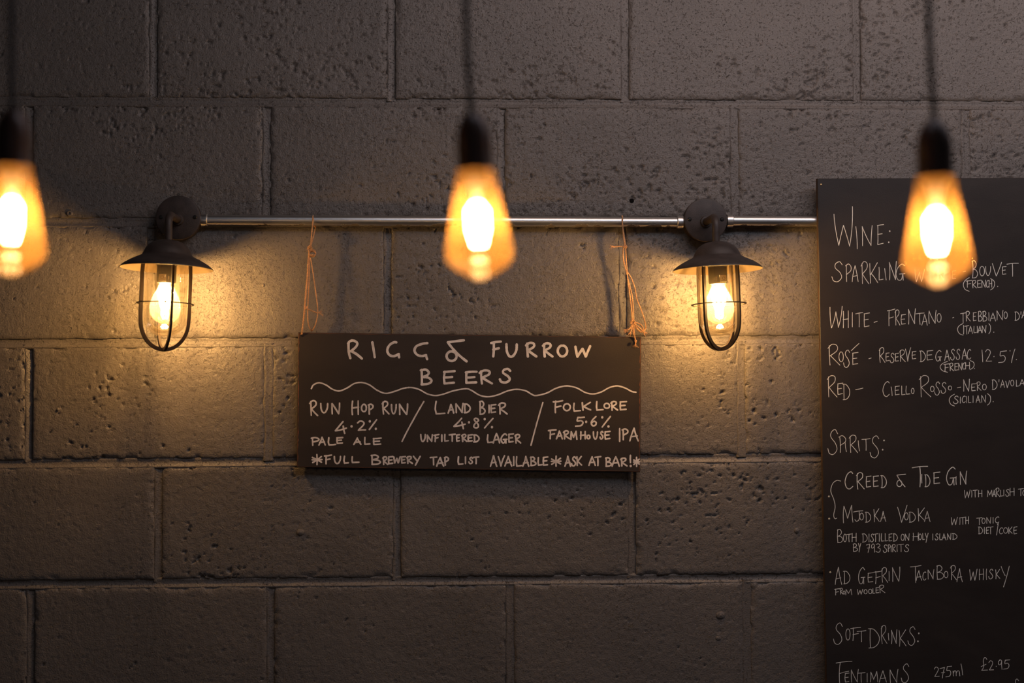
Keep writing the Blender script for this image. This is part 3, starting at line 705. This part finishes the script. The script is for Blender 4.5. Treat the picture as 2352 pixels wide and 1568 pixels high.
p.put('P 240 316 1152 1228; A 316 378 1150 1226; L 408 482 1155 1226; E 490 553 1152 1210; A 665 735 1158 1220; L 770 825 1152 1220; E 852 938 1158 1222'); p.done('chalk words PALE ALE')
p.stroke([(1365, 792), (1260, 990), (1148, 1190)], 0.0028, False); p.done('left chalk slash between the beers')
q = Pen(width=MW, seed=8, **SB); q.g = p.g
p.put('L 1478 1573 792 918; A 1608 1664 822 906; N 1684 1757 812 903'); q.put('D 25 88 815 903; B 182 235 790 918; I 275 828 903; E 290 343 822 903; R 370 455 808 915'); p.done('chalk words LAND BIER'); q.g = p.g
p.put('4 1665 1778 960 1062'); q.put('8 120 178 958 1056; / 232 314 962 1056'); q.dot(75, 1000); q.dot(232, 968); q.dot(305, 1048); p.done('chalk figure 4.8%'); q.g = p.g
p.put('U 1335 1380 1122 1190; N 1398 1450 1125 1190; F 1468 1515 1122 1192; I 1545 1125 1188; L 1572 1610 1122 1188; T 1620 1678 1120 1188; E 1690 1722 1124 1188; R 1745 1795 1122 1190; E 1804 1850 1124 1190')
q.put('D 120 176 1124 1196; L 258 313 1125 1203; A 318 380 1112 1206; G 395 455 1116 1205; E 468 518 1116 1198; R 535 592 1122 1206'); p.done('chalk words UNFILTERED LAGER'); q.g = p.g
q.stroke([(814, 802), (755, 1010), (695, 1228)], 0.0028, False); p.done('right chalk slash between the beers'); q.g = p.g
q.put('F 918 1012 782 903; O 1020 1088 815 883; L 1120 1188 810 888; K 1204 1292 800 878; L 1347 1415 792 880; O 1427 1480 810 860; R 1495 1562 792 878; E 1580 1650 792 876'); p.done('chalk word FOLKLORE'); q.g = p.g
q.put('5 1142 1228 948 1038; 6 1297 1352 942 1035; / 1408 1490 940 1046'); q.dot(1247, 995); q.dot(1408, 950); q.dot(1470, 1041); p.done('chalk figure 5.6%'); q.g = p.g
q.put('F 870 945 1075 1164; A 950 1008 1088 1164; R 1020 1080 1086 1164; M 1092 1155 1090 1170; H 1190 1240 1092 1166; O 1255 1285 1128 1164; U 1320 1360 1096 1166; S 1385 1416 1090 1166; E 1430 1486 1090 1168; I 1582 1062 1190; P 1607 1665 1065 1173; A 1685 1768 1058 1186'); p.done('chalk words FARMHOUSE IPA'); q.g = p.g
p.put('* 248 345 1322 1422; F 372 440 1328 1413; U 470 532 1342 1410; L 567 610 1340 1410; L 642 715 1345 1403; B 840 932 1328 1420; R 955 1003 1345 1420; E 1008 1056 1342 1415; W 1065 1128 1345 1405; E 1140 1180 1342 1408; R 1195 1250 1342 1410; Y 1262 1328 1340 1428')
p.put('T 1430 1495 1347 1424; A 1495 1563 1352 1438; P 1572 1612 1347 1428; L 1708 1755 1345 1420')
q.put('I 40 1347 1412; S 74 112 1350 1412; T 118 172 1346 1412; A 290 352 1335 1438; V 368 430 1335 1436; A 434 502 1342 1436; I 522 1346 1430; L 547 600 1345 1438; A 614 672 1342 1438; B 690 745 1347 1432; L 765 805 1352 1430; E 814 862 1347 1430')
q.put('* 898 995 1338 1438; A 1035 1090 1340 1438; S 1100 1145 1346 1434; K 1152 1200 1342 1430; A 1275 1338 1346 1430; T 1335 1393 1343 1430; B 1442 1500 1354 1440; A 1508 1578 1346 1438; R 1592 1655 1358 1436; I 1690 1330 1402; * 1722 1780 1350 1440'); q.dot(1692, 1436)
p.done('bottom chalk line reading FULL BREWERY TAP LIST AVAILABLE ASK AT BAR')

# ------------------------------------------------------------------ big menu board
MY = -0.0330; MTK = 0.0090
a_, b_ = P(1877, 410, MY), P(1898.5, 1568, MY)
dirv = (b_-a_).normalized(); H_, Wd = 1.19, 0.61
tl = a_; bl = a_+dirv*H_; rv = Vector((-dirv.z, 0, dirv.x)); c_tr = P(2352, 408, MY); rv = (c_tr-tl).normalized(); tr = tl+rv*Wd; br = bl+rv*Wd
mc = (tl+tr+bl+br)/4
menu = empty('menu_blackboard', mc, 'big menu blackboard at the right edge listing WINE, SPIRITS and SOFT DRINKS', 'blackboard')
lc = [Vector((c.x-mc.x, 0, c.z-mc.z)) for c in (tl, tr, br, bl)]
g = Geo(); bv = [Vector((c.x*(1-0.001/abs(c.x)), 0, c.z*(1-0.001/abs(c.z)))) for c in lc]; b2 = [c+Vector((0, 0.001, 0)) for c in lc]; b3 = [c+Vector((0, MTK, 0)) for c in lc]
g.add(bv+b2+b3, [(3, 2, 1, 0)]+[(i, (i+1) % 4, 4+(i+1) % 4, 4+i) for i in range(4)], 0)
g.add(bv+b2+b3, [(4+i, 4+(i+1) % 4, 8+(i+1) % 4, 8+i) for i in range(4)]+[(8, 9, 10, 11)], 1)
g.build('board', [MT['menu'], MT['edge']], menu, smooth=False)
for z0, z1 in ((lc[0].z-0.055, lc[0].z-0.015), (lc[3].z+0.02, lc[3].z+0.06)):
    g = Geo(); g.box((lc[3].x+0.03, MTK, z0), (lc[1].x-0.03, -MY-0.003, z1)); g.build('batten', MT['raw'], menu, smooth=False)
for px, py in ((1886, 424), (1904, 1140), (1904.5, 1191), (1907, 1314)):
    c = P(px, py, MY)-mc; g = Geo(); g.lathe([(0.0001, -0.0004), (0.0014, -0.0003), (0.0019, 0.0)], 10, (c.x, 0, c.z), axis='y'); g.build('nail', MT['brass' if py < 500 else 'tag'], menu)
ML = MY-0.0002; NW = 0.00125
def mp(oy, seed, w=NW): return Pen((1860, oy), 4.780, ML, w, menu, MT['chalk2'], seed)
c = mp(400, 21)
c.stroke([(265, 438), (292, 610), (318, 780)]); c.stroke([(318, 780), (370, 560)]); c.stroke([(370, 560), (437, 790)]); c.stroke([(437, 790), (468, 355)]); c.stroke([(505, 575), (520, 818)])
c.put('N 570 685 562 785'); c.put('E 735 810 550 775'); c.dot(877, 625, NW*1.6); c.dot(867, 747, NW*1.6); c.done('heading WINE:')
c.put('S 243 362 960 1180; P 392 455 985 1178; A 465 530 1005 1178; R 562 648 962 1203; K 655 746 970 1195; L 755 805 1020 1162; \\ 822 838 1035 1162; N 868 950 958 1160; G 945 1045 985 1162; W 1155 1260 1040 1180; I 1320 1045 1165; N 1400 1480 1045 1165; E 1562 1605 1058 1150; - 1684 1710 1064 1070')
c.put('B 1780 1842 948 1140; O 1865 1918 1010 1115; U 1932 1985 1012 1110; V 2005 2105 965 1118; E 2110 2155 1012 1100; T 2165 2290 975 1120'); c.done('line reading SPARKLING WINE - BOUVET')
c.put('( 1685 1750 1135 1285; F 1715 1780 1165 1240; R 1782 1830 1165 1248; E 1838 1880 1162 1245; N 1887 1930 1162 1242; C 1937 1965 1165 1240; H 1967 2000 1160 1242; ) 1985 2030 1145 1270; . 2063 1225 1238'); c.done('small word (FRENCH). under BOUVET')
d = mp(680, 22)
d.put('W 220 355 112 345; H 365 425 160 348; I 467 180 335; T 503 582 180 338; E 590 655 185 338; - 705 740 275 288; F 850 935 142 328; R 935 990 150 318; E 1000 1052 200 310; N 1080 1160 137 305; T 1165 1255 185 310; A 1230 1290 200 320; N 1305 1387 156 302; O 1396 1442 190 285; - 1568 1580 232 238')
d.put("T 1655 1712 182 292; R 1710 1762 165 272; E 1790 1828 178 272; B 1850 1893 165 275; B 1898 1945 165 275; I 1965 180 265; A 1980 2040 185 272; N 2050 2122 156 262; O 2132 2168 172 245; D 2250 2302 170 265; ' 2314 2322 170 200; A 2328 2385 150 240"); d.done("line reading WHITE - FRENTANO - TREBBIANO")
d.put('( 1622 1682 300 428; I 1689 320 415; T 1702 1747 322 415; A 1742 1785 330 410; L 1800 1828 330 403; I 1838 330 400; A 1847 1888 330 402; N 1890 1935 320 402; ) 1965 1985 302 412; . 2020 390 400'); d.done('small word (ITALIAN).')
d.put('R 198 330 530 755; O 320 368 610 720; S 370 440 590 780; E 462 530 618 752; / 455 540 520 598; - 648 674 678 686; R 762 825 565 728; E 832 872 622 712; S 880 927 625 730; E 935 977 625 715; R 985 1050 590 718; V 1050 1108 565 715; E 1120 1166 605 690; D 1207 1270 598 718; E 1280 1352 595 702')
d.put('G 1380 1445 595 710; A 1480 1530 590 705; S 1545 1590 580 700; S 1605 1650 580 695; A 1672 1727 580 692; C 1727 1767 585 690; \\ 1890 1898 590 722; 2 1925 1995 585 718; 5 2072 2160 600 730; / 2215 2252 580 730; . 2022 657 667; . 2198 595 605; . 2268 690 700'); d.done('line reading ROSE - RESERVE DE GASSAC 12.5%')
d.put('( 1432 1512 715 835; F 1470 1532 742 825; R 1532 1580 735 820; E 1587 1627 735 815; N 1632 1672 732 810; C 1677 1707 730 802; H 1707 1755 725 800; ) 1760 1805 705 805; . 1807 788 798'); d.done('small word (FRENCH). under GASSAC')
d.put('R 190 300 872 1108; E 300 362 955 1080; D 362 440 960 1135; - 505 584 1008 1025; C 800 872 938 1100; \\ 892 904 995 1092; E 932 985 985 1085; L 1005 1047 985 1085; L 1055 1100 985 1078; O 1115 1145 1010 1070; R 1200 1328 870 1105; O 1325 1365 988 1048; S 1370 1427 940 1085; S 1440 1497 945 1065; O 1520 1558 985 1030; - 1620 1656 998 1005')
d.put("N 1685 1752 910 1045; E 1772 1820 960 1040; R 1830 1880 940 1035; O 1895 1938 965 1028; D 2000 2057 915 1025; ' 2072 2082 915 940; A 2095 2137 920 1000; V 2150 2192 925 1005; O 2205 2240 920 985; L 2264 2297 920 990; A 2305 2355 915 980"); d.done("line reading RED - CIELLO ROSSO - NERO D'AVOLA")
d.put('( 1530 1587 1075 1205; S 1575 1632 1095 1180; I 1652 1105 1175; C 1672 1707 1095 1168; I 1722 1100 1170; L 1740 1768 1098 1170; I 1792 1095 1168; A 1825 1870 1090 1168; N 1885 1932 1085 1165; ) 1950 1985 1070 1195; . 2013 1152 1162'); d.done('small word (SICILIAN).')
e = mp(950, 23)
e.put('S 198 310 175 448; P 318 395 240 422; \\ 388 402 315 415; R 432 525 235 427; \\ 532 546 295 408; T 572 662 272 402; S 660 764 240 482'); e.dot(815, 293, NW*1.6); e.dot(800, 394, NW*1.6); e.done('heading SPIRITS:')
e.put('C 385 472 638 825; R 513 597 645 825; E 613 672 683 808; E 690 755 680 802; D 780 842 675 812; & 953 1050 660 802; T 1125 1295 575 802; I 1230 665 760; D 1262 1320 665 800; E 1352 1430 640 770; G 1498 1602 585 780; I 1607 690 775; N 1648 1722 630 775', w=NW*1.25); e.done('line reading CREED & TIDE GIN')
e.stroke([(340, 738), (295, 732), (250, 768), (230, 848), (262, 935), (278, 1020), (262, 1110), (275, 1150), (297, 1145)]); e.done('curly bracket joining gin and vodka')
e.put('W 1698 1760 835 922; I 1777 842 915; T 1792 1840 835 915; H 1850 1892 838 912; M 1950 2005 838 908; A 2008 2040 838 908; R 2040 2087 815 910; L 2092 2120 838 905; I 2130 835 902; S 2150 2190 828 905; H 2195 2245 815 900; T 2290 2345 820 900; O 2338 2366 842 895'); e.done('small words WITH MARLISH TO')
e.put('M 366 476 1005 1195; J 480 582 1065 1178; O 548 590 1090 1165; D 608 670 1075 1190; K 700 762 1043 1185; A 775 835 1070 1182; V 962 1067 1005 1190; O 1040 1080 1085 1165; D 1088 1160 1075 1190; K 1185 1262 1033 1177; A 1260 1320 1070 1185'); e.done('line reading MJODKA VODKA')
e.put('W 1553 1622 1135 1218; I 1647 1140 1215; T 1655 1705 1135 1212; H 1710 1745 1130 1210; T 1832 1892 1140 1215; O 1890 1925 1145 1205; N 1940 1987 1135 1202; I 2012 1138 1200; C 2035 2077 1130 1197; / 2060 2070 1200 1215'); e.done('small words WITH TONIC,')
e.put('D 1850 1897 1240 1318; I 1917 1245 1315; E 1935 1967 1242 1316; T 1960 2012 1240 1318; / 2050 2068 1210 1332; C 2080 2117 1250 1317; O 2127 2172 1250 1310; K 2180 2222 1240 1315; E 2237 2275 1240 1320'); e.done('small words DIET / COKE')
e.put('B 302 362 1270 1415; O 370 402 1320 1405; T 405 457 1318 1405; H 462 512 1310 1402; D 575 632 1315 1408; I 650 1318 1405; S 665 702 1318 1405; T 695 747 1316 1402; I 762 1316 1400; L 785 817 1316 1400; L 825 857 1315 1398; E 865 902 1316 1398; D 915 962 1315 1398; O 1002 1036 1320 1390; N 1045 1092 1315 1390; H 1130 1195 1305 1392; O 1195 1225 1318 1382; L 1237 1262 1312 1382; Y 1265 1300 1310 1412; I 1350 1318 1385; S 1375 1410 1315 1385; L 1425 1450 1315 1385; A 1450 1495 1315 1385; N 1510 1550 1312 1380; D 1565 1617 1312 1378'); e.done('small words BOTH DISTILLED ON HOLY ISLAND')
f = mp(1250, 24)
f.put('B 475 525 -8 76; Y 533 560 -12 82; 7 620 660 -4 86; 9 675 713 -6 86; 3 725 775 -8 86; S 805 850 2 88; P 858 885 0 80; I 893 20 80; R 903 945 0 82; I 960 0 78; T 975 1030 -4 78; S 1038 1090 0 80'); f.done('small words BY 793 SPIRITS')
f.put('A 280 350 250 437; D 368 442 290 432; G 533 606 255 430; E 633 695 310 415; F 703 792 290 430; R 788 855 255 417; I 870 295 400; N 903 987 245 405; T 1103 1222 230 420; A 1168 1228 285 395; C 1240 1275 300 390; N 1295 1362 275 380; B 1393 1470 230 382; O 1475 1517 295 365; R 1543 1610 230 387; A 1616 1675 265 408; W 1755 1837 270 395; H 1860 1907 268 388; I 1940 270 385; S 1963 2012 270 377; K 2038 2087 272 377; Y 2100 2190 240 465'); f.done('line reading AD GEFRIN TACNBORA WHISKY')
f.put('F 272 327 485 555; R 330 364 480 545; O 365 387 510 545; M 393 462 490 552; W 523 582 490 548; O 595 630 495 542; O 645 682 490 540; L 690 714 485 537; E 722 760 472 532; R 762 824 445 530'); f.done('small words FROM WOOLER')
f.put('S 260 362 862 1095; O 396 442 925 1050; F 448 557 908 1055; T 520 617 945 1067; D 643 767 920 1135; R 783 847 890 1087; \\ 862 868 975 1050; N 893 957 935 1088; K 976 1057 935 1117; S 1076 1160 900 1105'); f.dot(1197, 975, NW*1.6); f.dot(1187, 1062, NW*1.6); f.done('heading SOFT DRINKS:')
f.put('F 290 464 1280 1522; E 383 432 1410 1512; N 453 532 1370 1512; T 525 607 1405 1512; I 630 1415 1510; M 663 747 1395 1510; A 763 842 1385 1512; N 878 967 1370 1517; S 1003 1092 1310 1515'); f.done('line reading FENTIMANS')
f.put('2 1363 1422 1345 1452; 7 1428 1482 1350 1465; 5 1493 1557 1335 1452; m 1573 1647 1385 1442; \\ 1660 1678 1312 1432'); f.done('small words 275ml')
f.put('£ 1880 1952 1240 1385; 2 1963 2017 1275 1380; . 2047 1332 1342; 9 2068 2112 1265 1372; 5 2128 2197 1265 1367; £ 2235 2300 1476 1600'); f.done('price £2.95')

# ------------------------------------------------------------------ twine hangers
def twine(g, pts, r=0.00085, n=10, twist=420.0):
    """two-ply string along a smooth path"""
    r *= 1.28
    q = resample(crom(pts, n), 0.0012); L = 0; rails = ([], [])
    for i, p in enumerate(q):
        if i: L += (q[i]-q[i-1]).length
        t = (q[min(i+1, len(q)-1)]-q[max(i-1, 0)]).normalized(); a = t.cross(Vector((0, 1, 0)))
        a = a.normalized() if a.length > 1e-3 else Vector((1, 0, 0)); b = t.cross(a)
        for k in (0, 1):
            th = L*twist*2.2+k*PI; rails[k].append(p+(a*math.cos(th)+b*math.sin(th))*r*0.62)
    for rl in rails: g.tube(rl, r*0.72, 5)
def hanger(label, o, s, over, knots, strands, frays):
    def W(p):
        y = p[2] if len(p) > 2 else -0.027
        return P(o[0]+p[0]/s, o[1]+p[1]/s, y)
    base = W(over[0]); base = Vector((base.x, -0.0135, base.z)); root = empty('twine_hanger', base, label, 'twine', 'twine hangers of the small blackboard')
    g = Geo(); pts = [W(p)-base for p in over]
    x0 = pts[0].x; z0 = pts[0].z                       # round the back of the pipe
    ctr = P(o[0]+over[0][0]/s, 509, -0.0135)-base
    loop = [Vector((x0+0.002, ctr.y+0.0108*math.cos(a), ctr.z+0.0108*math.sin(a))) for a in (-0.9, -0.3, 0.4, 1.1)]
    loop += [Vector((x0, ctr.y-0.0108*math.cos(a), ctr.z+0.0108*math.sin(a))) for a in (1.3, 0.9, 0.4)]
    twine(g, loop[::-1][::-1]+[p for p in pts[1:]], 0.00095); twine(g, [pts[-1]+Vector((0.001, 0.001, 0)), loop[0]+Vector((0.001, 0.001, -0.004)), loop[0]], 0.0008)
    g.build('loop', MT['twine'], root)
    for st in strands:
        g = Geo(); twine(g, [W(p)-base for p in st[1:]], st[0]); g.build('strand', MT['twine'], root)
    rn = random.Random(len(knots)*7+int(o[0]))
    for kx, ky, kr, ring in knots:
        c = W((kx, ky))-base; g = Geo(); R = kr/s/1215
        for t in range(ring):
            u = Vector((rn.uniform(-1, 1), rn.uniform(-0.5, 0.5), rn.uniform(-1, 1))).normalized(); v_ = u.cross(Vector((rn.uniform(-0.4, 0.4), 1, rn.uniform(-0.4, 0.4)))).normalized()
            rr = R*rn.uniform(0.55, 1.0)
            twine(g, [c+(u*math.cos(a)+v_*math.sin(a))*rr+Vector((rn.uniform(-1, 1), rn.uniform(-0.5, 1), rn.uniform(-1, 1)))*R*0.12 for a in [2*PI*k/8 for k in range(9)]], 0.00075, 4)
        g.build('knot', MT['twine'], root)
    for st, nh, spread in frays:
        g = Geo(); pts = [W(p)-base for p in st]; end = pts[-1]; dr = (pts[-1]-pts[-2]).normalized(); twine(g, pts, 0.0009)
        for k in range(nh):
            a = rn.uniform(-spread, spread); dd = Vector((dr.x*math.cos(a)-dr.z*math.sin(a), rn.uniform(-0.4, 0.3), dr.x*math.sin(a)+dr.z*math.cos(a))); l = rn.uniform(0.004, 0.0095)
            s0 = pts[-1]-dr*rn.uniform(0, 0.004)
            g.tube(crom([s0, s0+dd*l*0.5+Vector((0, 0, rn.uniform(-0.001, 0.001))), s0+dd*l+Vector((rn.uniform(-1, 1), 0, rn.uniform(-1, 1)))*0.0015], 3), 0.00022, 4)
        g.build('frayed_end', MT['twine'], root)
hanger('left twine hanger with a ring knot, holding the small board corner', (660, 460), 4.613,
       [(275, 168, -0.0135), (274, 200, -0.0245), (268, 262, -0.0262), (258, 360), (247, 470), (240, 500)],
       [(238, 505, 26, 4), (266, 560, 44, 4), (200, 1138, 16, 3)],
       [(0.00125, (232, 520), (224, 640), (214, 800), (196, 1000), (184, 1150), (172, 1260), (158, 1380, -0.0225), (153, 1420, -0.0195)),
        (0.0008, (228, 520), (220, 700), (205, 900), (188, 1080), (180, 1200), (165, 1320, -0.024), (156, 1410, -0.0195)),
        (0.0008, (238, 560), (236, 700), (231, 850), (221, 1050), (216, 1180), (220, 1290, -0.026), (238, 1355, -0.023), (258, 1385, -0.0165)),
        (0.0008, (246, 610), (268, 740), (290, 890), (310, 1040), (322, 1150), (318, 1230), (300, 1310, -0.026), (275, 1362, -0.022), (255, 1385, -0.0165))],
       [([(196, 1138), (240, 1160), (300, 1185), (340, 1190)], 14, 0.6), ([(236, 500), (225, 512), (215, 520)], 5, 0.7)])
hanger('right twine hanger with bushy frayed knots, holding the small board corner', (1300, 460), 4.613,
       [(593, 178, -0.0135), (597, 215, -0.0245), (602, 290, -0.0262), (610, 380), (620, 450), (630, 492)],
       [(628, 490, 20, 4), (706, 1290, 24, 5), (738, 1490, 10, 2)],
       [(0.0009, (606, 500), (604, 580), (618, 670), (645, 780), (672, 900), (700, 1010), (712, 1150), (716, 1290), (722, 1400, -0.025), (736, 1490, -0.0195)),
        (0.0009, (630, 500), (636, 600), (645, 720), (655, 850), (675, 1000), (692, 1140), (702, 1280), (712, 1400, -0.025), (742, 1492, -0.0195)),
        (0.0008, (604, 540), (610, 650), (640, 740), (690, 820), (728, 920), (750, 1040), (785, 1130), (818, 1220), (843, 1320), (838, 1370, -0.026), (800, 1388, -0.026), (760, 1365), (730, 1310)),
        (0.0008, (712, 1290), (760, 1300), (800, 1325), (822, 1370), (800, 1395, -0.026), (760, 1375, -0.026), (722, 1330))],
       [([(625, 490), (590, 486), (545, 488), (500, 492)], 16, 0.55), ([(705, 1300), (680, 1350), (650, 1372)], 18, 0.8), ([(706, 1300), (690, 1370), (680, 1400)], 14, 0.7), ([(718, 1300), (780, 1350), (830, 1400)], 12, 0.6), ([(738, 1488, -0.021), (738, 1505, -0.021), (735, 1525, -0.021)], 18, 0.9)])

# ------------------------------------------------------------------ pendants
pendant((1092, 388), (1104, 645), (1070, 0), (1081, 235), 'middle bare amber bulb on a dark cord, hanging before the small blackboard', 0.2)
pendant((2148, 404), (2153, 664), (2136, 0), (2146, 255), 'right bare amber bulb on a dark cord, hanging before the big menu blackboard', 0.5)
pendant((29, 379), (26, 651), (24, 0), (27, 240), 'left bare amber bulb on a dark cord, cut by the left edge of the picture', 0.8)
